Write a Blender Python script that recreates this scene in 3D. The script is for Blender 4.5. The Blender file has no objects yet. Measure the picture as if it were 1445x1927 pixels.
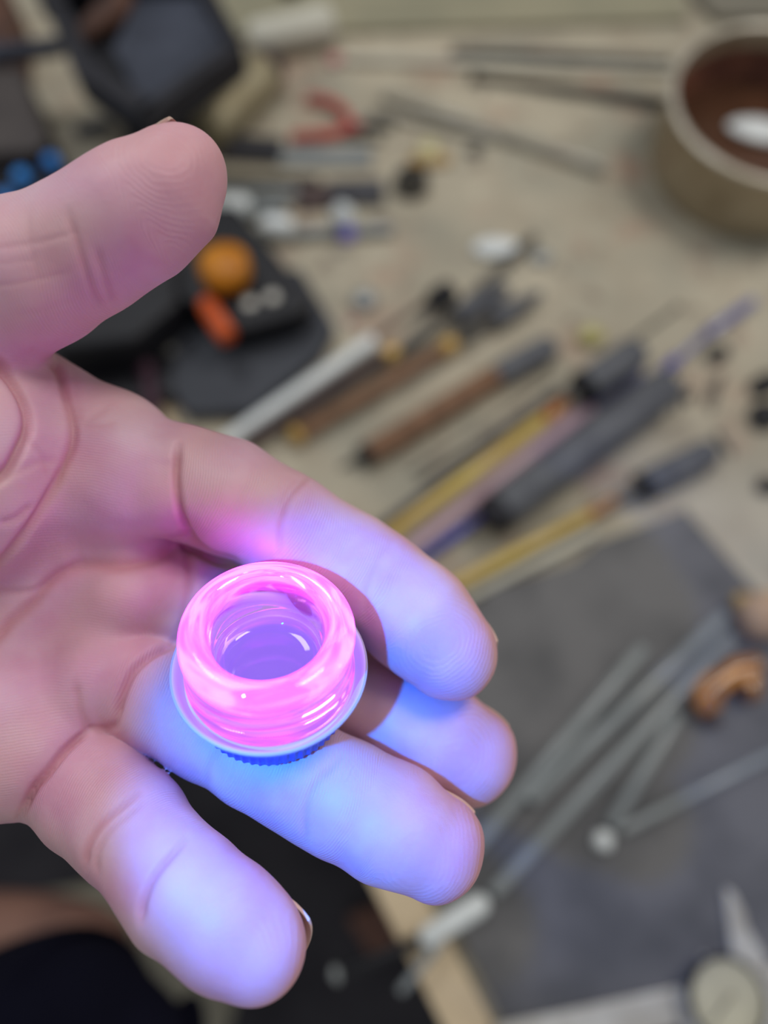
import bpy, bmesh, math, random
import numpy as np
from mathutils import Vector, Matrix, noise as mnoise
random.seed(7); np.random.seed(7)
sc = bpy.context.scene
C = sc.collection
# ------------------------------------------------------------------ camera
F = 1388.0                    # focal length in pixels of the 1445 px wide frame
W, Hh = 1445.0, 1927.0
TILT = math.radians(20)
CAMZ = 0.48
cam = bpy.data.cameras.new('camera')
cam.sensor_fit = 'HORIZONTAL'; cam.sensor_width = 36.0; cam.lens = 36.0*F/W
cam.clip_start = 0.005; cam.clip_end = 20
cam.dof.use_dof = True; cam.dof.focus_distance = 0.1205; cam.dof.aperture_fstop = 34.58/5.0
camo = bpy.data.objects.new('camera', cam); C.objects.link(camo)
camo.location = (0, 0, CAMZ); camo.rotation_euler = (TILT, 0, 0)
sc.camera = camo
CM = Matrix.Translation((0, 0, CAMZ)) @ Matrix.Rotation(TILT, 4, 'X')
RM = CM.to_3x3()
def H(px, py, d):             # point seen at a pixel, d metres deep
    return CM @ Vector(((px-W/2)/F*d, -(py-Hh/2)/F*d, -d))
def T(px, py, z=0.0):         # point seen at a pixel on the level z
    v = RM @ Vector(((px-W/2)/F, -(py-Hh/2)/F, -1.0))
    t = (z-CAMZ)/v.z
    return Vector((v.x*t, v.y*t, z))
def depth(p): return -(CM.inverted() @ Vector(p)).z
# ------------------------------------------------------------------ world and light
world = bpy.data.worlds.new('world'); sc.world = world; world.use_nodes = True
bg = world.node_tree.nodes['Background']
bg.inputs[0].default_value = (0.96, 0.98, 1.0, 1); bg.inputs[1].default_value = 0.345
def lamp(name, kind, loc, energy, color, target=None, **kw):
    l = bpy.data.lights.new(name, kind); l.energy = energy; l.color = color
    for k, v in kw.items(): setattr(l, k, v)
    o = bpy.data.objects.new(name, l); C.objects.link(o); o.location = loc
    if target is not None:
        o.rotation_euler = (Vector(target)-Vector(loc)).to_track_quat('-Z', 'Y').to_euler()
    return o
lamp('ceiling_lamp', 'AREA', (0.75, 0.75, 1.75), 12.0, (1.0, 0.95, 0.88), (0.0, 0.1, 0.2), size=0.5)
lamp('desk_lamp', 'AREA', (-0.35, 0.75, 1.1), 3.0, (0.93, 0.96, 1.0), (0.0, 0.0, 0.35), size=0.28)
CAPC = H(508, 1249, 0.120)
SPOTP = CAPC + RM @ Vector((-0.024, 0.014, 0.108))
SPOTT = H(765, 1400, 0.124)
lamp('ultraviolet_torch', 'SPOT', SPOTP, 2.15, (0.0, 0.20, 1.0), SPOTT, spot_size=math.radians(47), spot_blend=0.65, shadow_soft_size=0.0022)
sc.view_settings.view_transform = 'Standard'
try: sc.view_settings.look = 'None'
except Exception: pass
sc.view_settings.exposure = 0.0; sc.view_settings.gamma = 1.0; sc.view_settings.use_curve_mapping = False
sc.cycles.use_denoising = True
sc.cycles.max_bounces = 12; sc.cycles.transmission_bounces = 10; sc.cycles.glossy_bounces = 6
sc.cycles.caustics_reflective = False; sc.cycles.caustics_refractive = False
sc.cycles.blur_glossy = 0.5; sc.cycles.sample_clamp_indirect = 4.0

# ------------------------------------------------------------------ materials
def lin(c): return tuple((v/255/12.92 if v/255 <= 0.04045 else ((v/255+0.055)/1.055)**2.4) for v in c)
def mat(name, c, rough=0.6, metal=0.0, c2=None, scale=40, fac=0.5, bump=0.0, bscale=None, spec=0.5, trans=0.0, coat=0.0, lo=0.35, hi=0.65, ior=1.45):
    m = bpy.data.materials.new(name); m.use_nodes = True
    nt = m.node_tree; b = nt.nodes['Principled BSDF']
    b.inputs['Base Color'].default_value = (*lin(c), 1); b.inputs['Roughness'].default_value = rough
    b.inputs['Metallic'].default_value = metal; b.inputs['Specular IOR Level'].default_value = spec
    b.inputs['Transmission Weight'].default_value = trans; b.inputs['Coat Weight'].default_value = coat
    b.inputs['IOR'].default_value = ior
    tc = nt.nodes.new('ShaderNodeTexCoord')
    if c2 is None: c2 = tuple(v*0.82 for v in c)
    n = nt.nodes.new('ShaderNodeTexNoise'); n.inputs['Scale'].default_value = scale; n.inputs['Detail'].default_value = 5
    nt.links.new(tc.outputs['Object'], n.inputs['Vector'])
    r = nt.nodes.new('ShaderNodeMapRange'); r.inputs[1].default_value = lo; r.inputs[2].default_value = hi; r.inputs[4].default_value = fac*2 if fac < .5 else 1
    nt.links.new(n.outputs['Fac'], r.inputs[0])
    mx = nt.nodes.new('ShaderNodeMix'); mx.data_type = 'RGBA'
    mx.inputs[6].default_value = (*lin(c), 1); mx.inputs[7].default_value = (*lin(c2), 1)
    nt.links.new(r.outputs[0], mx.inputs[0]); nt.links.new(mx.outputs[2], b.inputs['Base Color'])
    if bump:
        n2 = nt.nodes.new('ShaderNodeTexNoise'); n2.inputs['Scale'].default_value = bscale or scale*6; n2.inputs['Detail'].default_value = 4
        nt.links.new(tc.outputs['Object'], n2.inputs['Vector'])
        bp = nt.nodes.new('ShaderNodeBump'); bp.inputs['Strength'].default_value = bump; bp.inputs['Distance'].default_value = 0.001
        nt.links.new(n2.outputs['Fac'], bp.inputs['Height']); nt.links.new(bp.outputs['Normal'], b.inputs['Normal'])
    return m
M = {}
M['graphite'] = mat('graphite', (100, 102, 107), 0.5, 0.05, (80, 82, 90), 60, bump=0.3)
M['dark_graphite'] = mat('dark_graphite', (36, 36, 44), 0.5, 0.1, (26, 26, 33), 60, bump=0.2)
M['steel'] = mat('steel', (208, 206, 198), 0.4, 0.3, (180, 175, 164), 60)
M['dull_steel'] = mat('dull_steel', (112, 110, 106), 0.5, 0.6, (80, 78, 76), 90)
M['brass'] = mat('brass', (216, 180, 106), 0.35, 0.35, (184, 146, 80), 90)
M['dull_brass'] = mat('dull_brass', (176, 166, 138), 0.5, 0.3, (150, 138, 108), 40)
M['wood'] = mat('brown_wood', (140, 104, 78), 0.55, 0, (112, 82, 60), 70, bump=0.2)
M['dark_wood'] = mat('dark_wood', (84, 66, 62), 0.55, 0, (58, 46, 48), 70)
M['black'] = mat('black_metal', (20, 20, 27), 0.5, 0.1, (13, 13, 19), 60)
M['slate'] = mat('dark_slate_metal', (68, 73, 87), 0.5, 0.2, (46, 50, 62), 30, bump=0.2)
M['pad'] = mat('black_pad', (62, 65, 73), 0.6, 0, (46, 49, 58), 18, bump=0.2)
M['yellow'] = mat('yellow_glass', (212, 186, 98), 0.25, 0, (198, 166, 88), 30, coat=0.4)
M['orange'] = mat('orange_paint', (214, 92, 30), 0.4, 0, (180, 70, 26), 40)
M['amber'] = mat('amber_glass', (204, 134, 50), 0.2, 0, (112, 70, 50), 90, coat=0.6)
M['gold'] = mat('gold_knob', (206, 132, 6), 0.45, 0, (176, 104, 8), 60)
M['pink'] = mat('pink_glass', (224, 194, 204), 0.25, 0, (212, 180, 194), 30, coat=0.4)
M['blue'] = mat('blue_glass', (44, 62, 176), 0.2, 0, (30, 42, 126), 30, coat=0.5)
M['paleblue'] = mat('pale_blue_glass', (124, 126, 168), 0.2, 0, (104, 108, 160), 60, coat=0.5)
M['knob_blue'] = mat('blue_anodised', (56, 140, 220), 0.3, 0.0, (40, 110, 190), 60)
M['red'] = mat('red_plastic', (192, 84, 74), 0.4, 0, (160, 66, 60), 50)
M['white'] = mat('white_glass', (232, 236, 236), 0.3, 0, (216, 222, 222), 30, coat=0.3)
M['greyglass'] = mat('grey_glass', (146, 151, 151), 0.25, 0, (128, 134, 137), 26, coat=0.4)
M['clear'] = mat('clear_glass', (214, 208, 192), 0.12, 0, (196, 192, 180), 30, trans=0.45)
M['cork'] = mat('cork', (200, 170, 140), 0.8, 0, (180, 148, 118), 80)
M['rust'] = mat('rust', (106, 72, 56), 0.8, 0, (66, 50, 46), 45, bump=0.4)
M['dial'] = mat('dial_face', (198, 192, 164), 0.4, 0, (184, 178, 152), 60)
M['paper'] = mat('white_paper', (208, 206, 192), 0.8, 0, (194, 190, 176), 30)
M['pencil_dark'] = mat('dark_rod', (52, 52, 62), 0.4, 0, (40, 40, 50), 30)
M['lilac'] = mat('lilac_bead', (142, 134, 232), 0.25, 0, (96, 90, 190), 60, coat=0.5)
M['edge'] = mat('pale_edge_wood', (214, 194, 162), 0.6, 0, (202, 182, 150), 22)
M['maroon'] = mat('maroon_rubber', (66, 34, 52), 0.55, 0, (50, 26, 40), 60)

M['dark_bar'] = mat('dark_bar', (74, 74, 80), 0.5, 0.1, (54, 54, 60), 40)
# bench top: sandy board with stains
def bench_mat():
    m = bpy.data.materials.new('sandy_bench_board'); m.use_nodes = True
    nt = m.node_tree; b = nt.nodes['Principled BSDF']; b.inputs['Roughness'].default_value = 0.65
    tc = nt.nodes.new('ShaderNodeTexCoord')
    cur = None
    base = (*lin((192, 182, 160)), 1)
    def layer(cur, scale, col, lo, hi, amt, detail=5, off=0):
        mp = nt.nodes.new('ShaderNodeMapping'); mp.inputs['Location'].default_value = (off, off*1.7, 0)
        nt.links.new(tc.outputs['Object'], mp.inputs[0])
        n = nt.nodes.new('ShaderNodeTexNoise'); n.inputs['Scale'].default_value = scale; n.inputs['Detail'].default_value = detail
        nt.links.new(mp.outputs[0], n.inputs['Vector'])
        r = nt.nodes.new('ShaderNodeMapRange'); r.inputs[1].default_value = lo; r.inputs[2].default_value = hi; r.inputs[4].default_value = amt
        nt.links.new(n.outputs['Fac'], r.inputs[0])
        mx = nt.nodes.new('ShaderNodeMix'); mx.data_type = 'RGBA'
        nt.links.new(r.outputs[0], mx.inputs[0])
        if cur is None: mx.inputs[6].default_value = base
        else: nt.links.new(cur, mx.inputs[6])
        mx.inputs[7].default_value = (*lin(col), 1)
        return mx.outputs[2]
    cur = layer(cur, 7, (150, 143, 126), 0.40, 0.66, 0.8)
    cur = layer(cur, 26, (164, 152, 132), 0.48, 0.68, 0.7, off=1.3)
    cur = layer(cur, 15, (170, 138, 118), 0.56, 0.70, 0.75, off=4.1)
    cur = layer(cur, 11, (148, 146, 132), 0.50, 0.66, 0.6, off=9.2)
    cur = layer(cur, 48, (112, 94, 82), 0.58, 0.72, 0.75, off=7.7)
    nt.links.new(cur, b.inputs['Base Color'])
    n2 = nt.nodes.new('ShaderNodeTexNoise'); n2.inputs['Scale'].default_value = 350
    nt.links.new(tc.outputs['Object'], n2.inputs['Vector'])
    bp = nt.nodes.new('ShaderNodeBump'); bp.inputs['Strength'].default_value = 0.3; bp.inputs['Distance'].default_value = 0.001
    nt.links.new(n2.outputs['Fac'], bp.inputs['Height']); nt.links.new(bp.outputs['Normal'], b.inputs['Normal'])
    return m
M['bench'] = bench_mat()
M['slab'] = mat('grey_slab', (106, 105, 106), 0.6, 0, (82, 82, 84), 22, bump=0.35, bscale=200, lo=0.4, hi=0.62)

# ------------------------------------------------------------------ helpers
def link(name, me, m=None, parent=None, smooth=None):
    o = bpy.data.objects.new(name, me); C.objects.link(o)
    if m: me.materials.append(m)
    if parent: o.parent = parent; o.matrix_parent_inverse = parent.matrix_basis.inverted()
    if smooth is not None:
        me.shade_smooth(); me.set_sharp_from_angle(angle=math.radians(smooth))
    return o
def tag(o, label, cat, group=None, kind=None):
    if label: o['label'] = label
    if cat: o['category'] = cat
    if group: o['group'] = group
    if kind: o['kind'] = kind
    return o
def thing(name, loc, label, cat, group=None):
    o = bpy.data.objects.new(name, None); C.objects.link(o); o.location = loc; o.empty_display_size = 0.01
    return tag(o, label, cat, group)
def frame(d):
    d = Vector(d).normalized()
    u = d.cross(Vector((0, 0, 1)))
    if u.length < 1e-4: u = Vector((1, 0, 0))
    u.normalize(); v = u.cross(d).normalized()
    return d, u, v
def lathe(p0, p1, prof, seg=24, closed=False):
    """prof: list of (t, r) with t a fraction of p0->p1 (metres if rib given as well), r metres"""
    p0 = Vector(p0); p1 = Vector(p1); ax = p1-p0
    d, u, v = frame(ax)
    vs, fs = [], []
    for t, r in prof:
        c = p0+ax*t
        for k in range(seg):
            a = 2*math.pi*k/seg
            vs.append(c+(u*math.cos(a)+v*math.sin(a))*max(r, 1e-6))
    n = len(prof)
    for i in range(n if closed else n-1):
        i2 = (i+1) % n
        for k in range(seg):
            k2 = (k+1) % seg
            fs.append((i*seg+k, i*seg+k2, i2*seg+k2, i2*seg+k))
    if closed: pass
    elif prof[0][1] > 1e-5: fs.append(tuple(reversed(range(seg))))
    if not closed and prof[-1][1] > 1e-5: fs.append(tuple((n-1)*seg+k for k in range(seg)))
    me = bpy.data.meshes.new('m'); me.from_pydata([tuple(x) for x in vs], [], fs)
    bm = bmesh.new(); bm.from_mesh(me); bmesh.ops.remove_doubles(bm, verts=bm.verts, dist=1e-6)
    bmesh.ops.recalc_face_normals(bm, faces=bm.faces); bm.to_mesh(me); bm.free()
    return me
def prism(pts, z0, z1, bev=0.0, seg=2):
    """vertical prism over world xy points"""
    bm = bmesh.new()
    a = [bm.verts.new((p[0], p[1], z0)) for p in pts]; b = [bm.verts.new((p[0], p[1], z1)) for p in pts]
    n = len(pts)
    bm.faces.new(a); bm.faces.new(b)
    for i in range(n): bm.faces.new((a[i], a[(i+1) % n], b[(i+1) % n], b[i]))
    bmesh.ops.recalc_face_normals(bm, faces=bm.faces)
    if bev: bmesh.ops.bevel(bm, geom=list(bm.edges), offset=bev, segments=seg, affect='EDGES', profile=0.5)
    me = bpy.data.meshes.new('m'); bm.to_mesh(me); bm.free(); return me
def strip(p, q, w, z0, z1, bev=0.0005, w2=None):
    """flat bar between two world points"""
    p = Vector(p); q = Vector(q); d = (q-p); d.z = 0; d.normalize(); s = Vector((-d.y, d.x, 0))
    w2 = w if w2 is None else w2
    return prism([p-s*w/2, q-s*w2/2, q+s*w2/2, p+s*w/2], z0, z1, bev)
def tube(pts, rs, seg=12, caps=True):
    pts = [Vector(p) for p in pts]; n = len(pts)
    if not hasattr(rs, '__len__'): rs = [rs]*n
    vs, fs = [], []
    up = Vector((0, 0, 1))
    for i, p in enumerate(pts):
        d = (pts[min(i+1, n-1)]-pts[max(i-1, 0)]).normalized()
        u = d.cross(up)
        if u.length < 1e-3: u = Vector((1, 0, 0))
        u.normalize(); v = u.cross(d)
        for k in range(seg):
            a = 2*math.pi*k/seg; vs.append(p+(u*math.cos(a)+v*math.sin(a))*rs[i])
    for i in range(n-1):
        for k in range(seg):
            k2 = (k+1) % seg; fs.append((i*seg+k, i*seg+k2, (i+1)*seg+k2, (i+1)*seg+k))
    fs.append(tuple(reversed(range(seg)))); fs.append(tuple((n-1)*seg+k for k in range(seg)))
    me = bpy.data.meshes.new('m'); me.from_pydata([tuple(x) for x in vs], [], fs); return me
def spline(pts, k=8):
    pts = [Vector(p) for p in pts]; out = []
    P = [pts[0]*2-pts[1]]+pts+[pts[-1]*2-pts[-2]]
    for i in range(1, len(P)-2):
        for j in range(k):
            t = j/k; a, b, c, d = P[i-1], P[i], P[i+1], P[i+2]
            out.append(0.5*((2*b)+(c-a)*t+(2*a-5*b+4*c-d)*t*t+(3*b-a-3*c+d)*t**3))
    out.append(pts[-1]); return out
def wpx(px, py, w, z=0.0):    # metres that w pixels span there
    return w*depth(T(px, py, z))/F
def round_prof(L, r0, r1=None, e=0.5, tip=None):
    """a rod with rounded ends; e = end rounding as a share of the radius"""
    r1 = r0 if r1 is None else r1
    a0, a1 = r0*e/L, r1*e/L
    return [(0, r0*(1-e*.9)), (a0*.3, r0*(1-e*.35)), (a0, r0), (1-a1, r1), (1-a1*.3, r1*(1-e*.35)), (1, r1*(1-e*.9))]
def rod_between(name, a, b, w, m, parent=None, z=None, w2=None, lift=0.0, e=0.4, seg=20):
    """a lying rod; a, b pixels; w its width in pixels (w2 at the far end)"""
    r0 = wpx(*a, w)/2; r1 = wpx(*b, w2 if w2 else w)/2
    if z is None: z = (r0 if w2 is None else max(r0, r1))
    p, q = T(*a, (r0 if z is None else z)+lift), T(*b, z+lift)
    L = (q-p).length
    return link(name, lathe(p, q, round_prof(L, r0, r1, e), seg), m, parent, 40)

# ------------------------------------------------------------------ the bench and the floor
e0, e1 = T(830, 1927), T(250, 780)
ed = (e1-e0).normalized(); es = Vector((-ed.y, ed.x, 0)); es = es if es.x > 0 else -es
eA, eB = e0-ed*0.75, e1+ed*1.1
bench = thing('workbench', (eA+es*0.5), 'sandy brown stained workbench top under all the tools', 'workbench')
link('worktop', prism([eA+es*0.026, eB+es*0.026, eB+es*1.15, eA+es*1.15], -0.035, 0.0, 0.001), M['bench'], bench)
tag(link('edge_strip', prism([eA, eB, eB+es*0.0255, eA+es*0.0255], -0.035, 0.0, 0.0015), M['edge'], bench), 'smooth pale wooden edge strip', None)
for s, t in ((0.1, 0.08), (0.1, 1.07), (1.75, 0.08), (1.75, 1.07)):
    c = eA+ed*s*1.0+es*t
    link('leg', prism([c+ed*a*.03+es*b*.03 for a, b in ((-1, -1), (1, -1), (1, 1), (-1, 1))], -0.80, -0.0352, 0.002), M['edge'], bench)
fl = link('floor', prism([(-1.6, -1.4), (1.9, -1.4), (1.9, 2.2), (-1.6, 2.2)], -0.85, -0.80), mat('worn_concrete', (158, 152, 134), 0.8, 0, (132, 128, 114), 6, bump=0.2))
fl['kind'] = 'structure'
FZ = -0.80
q = [T(-500, 1790, FZ), T(290, 1638, FZ), T(455, 1850, FZ), T(330, 2300, FZ), T(1100, 2500, FZ), T(1000, 600, FZ), T(-900, -200, FZ), T(-900, 1700, FZ)]
tag(link('floor_mat', prism([v for v in q], FZ, FZ+0.008, 0.002), mat('black_mat', (52, 50, 56), 0.8, 0, (34, 32, 40), 9, bump=0.2)), 'dark rubber mat on the floor below the bench', 'mat')
tag(link('wood_offcut', prism([T(655, 1720, FZ), T(725, 1690, FZ), T(760, 1760, FZ), T(700, 1790, FZ)], FZ+0.008, FZ+0.04, 0.004), mat('reddish_offcut', (120, 84, 70), 0.7, 0, (80, 56, 50), 30)), 'small reddish brown wooden offcut on the floor mat', 'wood')

# ------------------------------------------------------------------ the hand (solid grown from a distance field)
def mm(px, py, d): return np.array([(px-W/2)/F*d, -(py-Hh/2)/F*d, -d])
GR = 0.42
LO = np.array([-150., -92., -168.]); HI = np.array([32., 78., -92.])
N = np.ceil((HI-LO)/GR).astype(int)+1
gx = LO[0]+np.arange(N[0], dtype=np.float32)*GR
gy = LO[1]+np.arange(N[1], dtype=np.float32)*GR
gz = LO[2]+np.arange(N[2], dtype=np.float32)*GR
BIG = 1e3
def field(): return np.full(tuple(N), 60.0, np.float32)
def smin(a, b, k):
    h = np.maximum(k-np.abs(a-b), 0)/k
    return np.minimum(a, b)-h*h*k*0.25
def put(Fd, fn, lo, hi, k, pad=12.0):
    i0 = np.clip(((lo-pad-LO)/GR).astype(int), 0, N-1); i1 = np.clip(((hi+pad-LO)/GR).astype(int)+2, 1, N)
    X = gx[i0[0]:i1[0], None, None]; Y = gy[None, i0[1]:i1[1], None]; Z = gz[None, None, i0[2]:i1[2]]
    sl = (slice(i0[0], i1[0]), slice(i0[1], i1[1]), slice(i0[2], i1[2]))
    Fd[sl] = smin(Fd[sl], fn(X, Y, Z).astype(np.float32), k)
def cone(Fd, a, ra, b, rb, k=3.0):
    a = np.asarray(a, float); b = np.asarray(b, float); ab = b-a; L2 = ab@ab
    def fn(X, Y, Z):
        t = ((X-a[0])*ab[0]+(Y-a[1])*ab[1]+(Z-a[2])*ab[2])/L2
        t = np.clip(t, 0, 1)
        return np.sqrt((X-a[0]-t*ab[0])**2+(Y-a[1]-t*ab[1])**2+(Z-a[2]-t*ab[2])**2)-(ra+(rb-ra)*t)
    r = max(ra, rb)
    put(Fd, fn, np.minimum(a, b)-r, np.maximum(a, b)+r, k)
def ball(Fd, c, rad, k=3.0):
    c = np.asarray(c, float); rad = np.asarray(rad, float)*np.ones(3)
    m_ = rad.min()
    def fn(X, Y, Z):
        q = np.sqrt(((X-c[0])/rad[0])**2+((Y-c[1])/rad[1])**2+((Z-c[2])/rad[2])**2)
        return (q-1)*m_
    put(Fd, fn, c-rad, c+rad, k)
def chain(pts):
    out = []
    for px, py, d, rp in pts:
        out.append((mm(px, py, d), rp*d/F))
    return out
FING = {
 'index': chain([(205, 884, 136, 112), (335, 908, 135, 106), (430, 936, 135, 105), (530, 986, 136, 99), (650, 1064, 136.5, 100), (705, 1102, 136, 100), (790, 1167, 134, 101), (845, 1228, 133, 91)]),
 'middle': chain([(240, 1075, 142, 104), (350, 1132, 143, 101), (520, 1225, 147, 90), (690, 1312, 145, 93), (760, 1354, 143, 97), (825, 1388, 142, 99), (878, 1420, 142, 95)]),
 'ring': chain([(190, 1245, 138, 102), (300, 1308, 134.5, 98), (400, 1368, 131.5, 97), (480, 1412, 129.5, 98), (575, 1464, 128, 101), (640, 1500, 127, 103), (740, 1552, 126, 106), (815, 1592, 126, 98)]),
 'pinky': chain([(112, 1452, 131, 96), (180, 1500, 127, 104), (245, 1556, 122, 104), (300, 1622, 117, 97), (350, 1680, 114, 107), (425, 1742, 111, 108), (480, 1778, 110, 97)]),
 'thumb': chain([(-330, 980, 136, 190), (-190, 730, 128, 165), (-60, 590, 123, 142), (60, 516, 120, 131), (170, 458, 119, 121), (250, 408, 118, 118), (314, 362, 117.5, 104), (342, 325, 117.5, 84)]),
}
palm = field()
Wr = mm(-760, 1330, 140)
cone(palm, Wr, 21, mm(212, 878, 136.5), 11.5, 8)
cone(palm, Wr, 20, mm(235, 1035, 143), 11.0, 8)
cone(palm, Wr, 19, mm(195, 1210, 141), 11.2, 8)
cone(palm, Wr, 20, mm(95, 1395, 134), 11.2, 8)
cone(palm, mm(-560, 1360, 138), 16, mm(-30, 1380, 130), 13.5, 8)     # heel of the hand
ball(palm, mm(218, 884, 132), (11.5, 11.2, 9.5), 4)
ball(palm, mm(252, 1125, 140), (9, 8, 10.5), 4)
ball(palm, mm(350, 1075, 147), (9, 8.5, 9), 4)
ball(palm, mm(415, 1088, 153), (9, 8, 9), 3)
ball(palm, mm(182, 1283, 134.5), (7.0, 9.0, 9), 3)
ball(palm, mm(70, 1425, 129.5), (9.5, 9.5, 9.5), 3)
ball(palm, mm(-60, 870, 124), (16, 19, 14), 4)                          # ball of the thumb
cone(palm, mm(-330, 980, 134), 19, mm(-90, 850, 127), 12, 5)
cone(palm, mm(-20, 770, 134), 11, mm(190, 850, 137), 11, 6)
cone(palm, mm(-150, 640, 134), 10, mm(80, 790, 137), 10.5, 6)
fars = Wr+np.array([-42, -30, 4.])
cone(palm, Wr, 22, fars, 24, 8)
full = palm.copy()
kk = {'index': 2.2, 'middle': 2.2, 'ring': 1.6, 'pinky': 1.3, 'thumb': 3.0}
for nme in ('index', 'middle', 'ring', 'pinky', 'thumb'):
    f = field(); ch = FING[nme]
    for (a, ra), (b, rb) in zip(ch[:-1], ch[1:]): cone(f, a, ra, b, rb, 2.5)
    full = smin(full, np.minimum(smin(f, palm, kk[nme]), f), 0.5)
    del f
del palm
# surface nets
def surface_nets(Fd):
    S = Fd < 0
    n0, n1, n2 = Fd.shape
    cnt = np.zeros((n0-1, n1-1, n2-1), np.uint8)
    for a in (0, 1):
        for b in (0, 1):
            for c in (0, 1):
                cnt += S[a:n0-1+a, b:n1-1+b, c:n2-1+c]
    act = (cnt > 0) & (cnt < 8)
    idx = np.full(act.shape, -1, np.int32); cells = np.argwhere(act); idx[act] = np.arange(len(cells))
    acc = np.zeros((len(cells), 3)); num = np.zeros(len(cells))
    cor = [(a, b, c) for a in (0, 1) for b in (0, 1) for c in (0, 1)]
    val = {co: Fd[cells[:, 0]+co[0], cells[:, 1]+co[1], cells[:, 2]+co[2]] for co in cor}
    for a in cor:
        for axn in range(3):
            if a[axn]: continue
            b = list(a); b[axn] = 1; b = tuple(b)
            va, vb = val[a], val[b]; cr = (va < 0) != (vb < 0)
            t = np.where(cr, va/np.where(cr, va-vb, 1), 0)
            p = np.array(a, float)[None, :].repeat(len(cells), 0); p[:, axn] += t
            acc[cr] += p[cr]; num[cr] += 1
    V = (cells+acc/num[:, None])*GR+LO
    Q = []
    for axn in range(3):
        s0 = [slice(None)]*3; s1 = [slice(None)]*3; s0[axn] = slice(0, -1); s1[axn] = slice(1, None)
        A, B = S[tuple(s0)], S[tuple(s1)]
        o1, o2 = [i for i in range(3) if i != axn]
        e = np.argwhere(A != B)
        ok = (e[:, o1] > 0) & (e[:, o2] > 0) & (e[:, o1] < Fd.shape[o1]-1) & (e[:, o2] < Fd.shape[o2]-1)
        e = e[ok]; ins = A[e[:, 0], e[:, 1], e[:, 2]]
        def cell(d1, d2):
            q = e.copy(); q[:, o1] -= d1; q[:, o2] -= d2
            return idx[q[:, 0], q[:, 1], q[:, 2]]
        q = np.stack([cell(1, 1), cell(0, 1), cell(0, 0), cell(1, 0)], 1)
        flip = ins if axn != 1 else ~ins
        q[~flip] = q[~flip][:, ::-1]
        Q.append(q)
    return V, np.concatenate(Q)
V, Q = surface_nets(full)
def gradient(V):
    g = (V-LO)/GR; i = np.clip(np.round(g).astype(int), 1, N-2)
    G = np.stack([full[i[:, 0]+1, i[:, 1], i[:, 2]]-full[i[:, 0]-1, i[:, 1], i[:, 2]],
                  full[i[:, 0], i[:, 1]+1, i[:, 2]]-full[i[:, 0], i[:, 1]-1, i[:, 2]],
                  full[i[:, 0], i[:, 1], i[:, 2]+1]-full[i[:, 0], i[:, 1], i[:, 2]-1]], 1)
    return G/np.maximum(np.linalg.norm(G, axis=1), 1e-6)[:, None]
# relax the stair steps
E = np.concatenate([Q[:, [0, 1]], Q[:, [1, 2]], Q[:, [2, 3]], Q[:, [3, 0]]])
deg = np.bincount(E.ravel(), minlength=len(V)).astype(float)
def smooth(V, n):
    for _ in range(n):
        A = np.stack([np.bincount(E[:, 0], V[E[:, 1], c], len(V))+np.bincount(E[:, 1], V[E[:, 0], c], len(V)) for c in range(V.shape[1])], 1)
        V = 0.4*V+0.6*A/deg[:, None]
    return V
V = smooth(V, 5)
G = smooth(gradient(V), 3); G /= np.linalg.norm(G, axis=1)[:, None]
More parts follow.
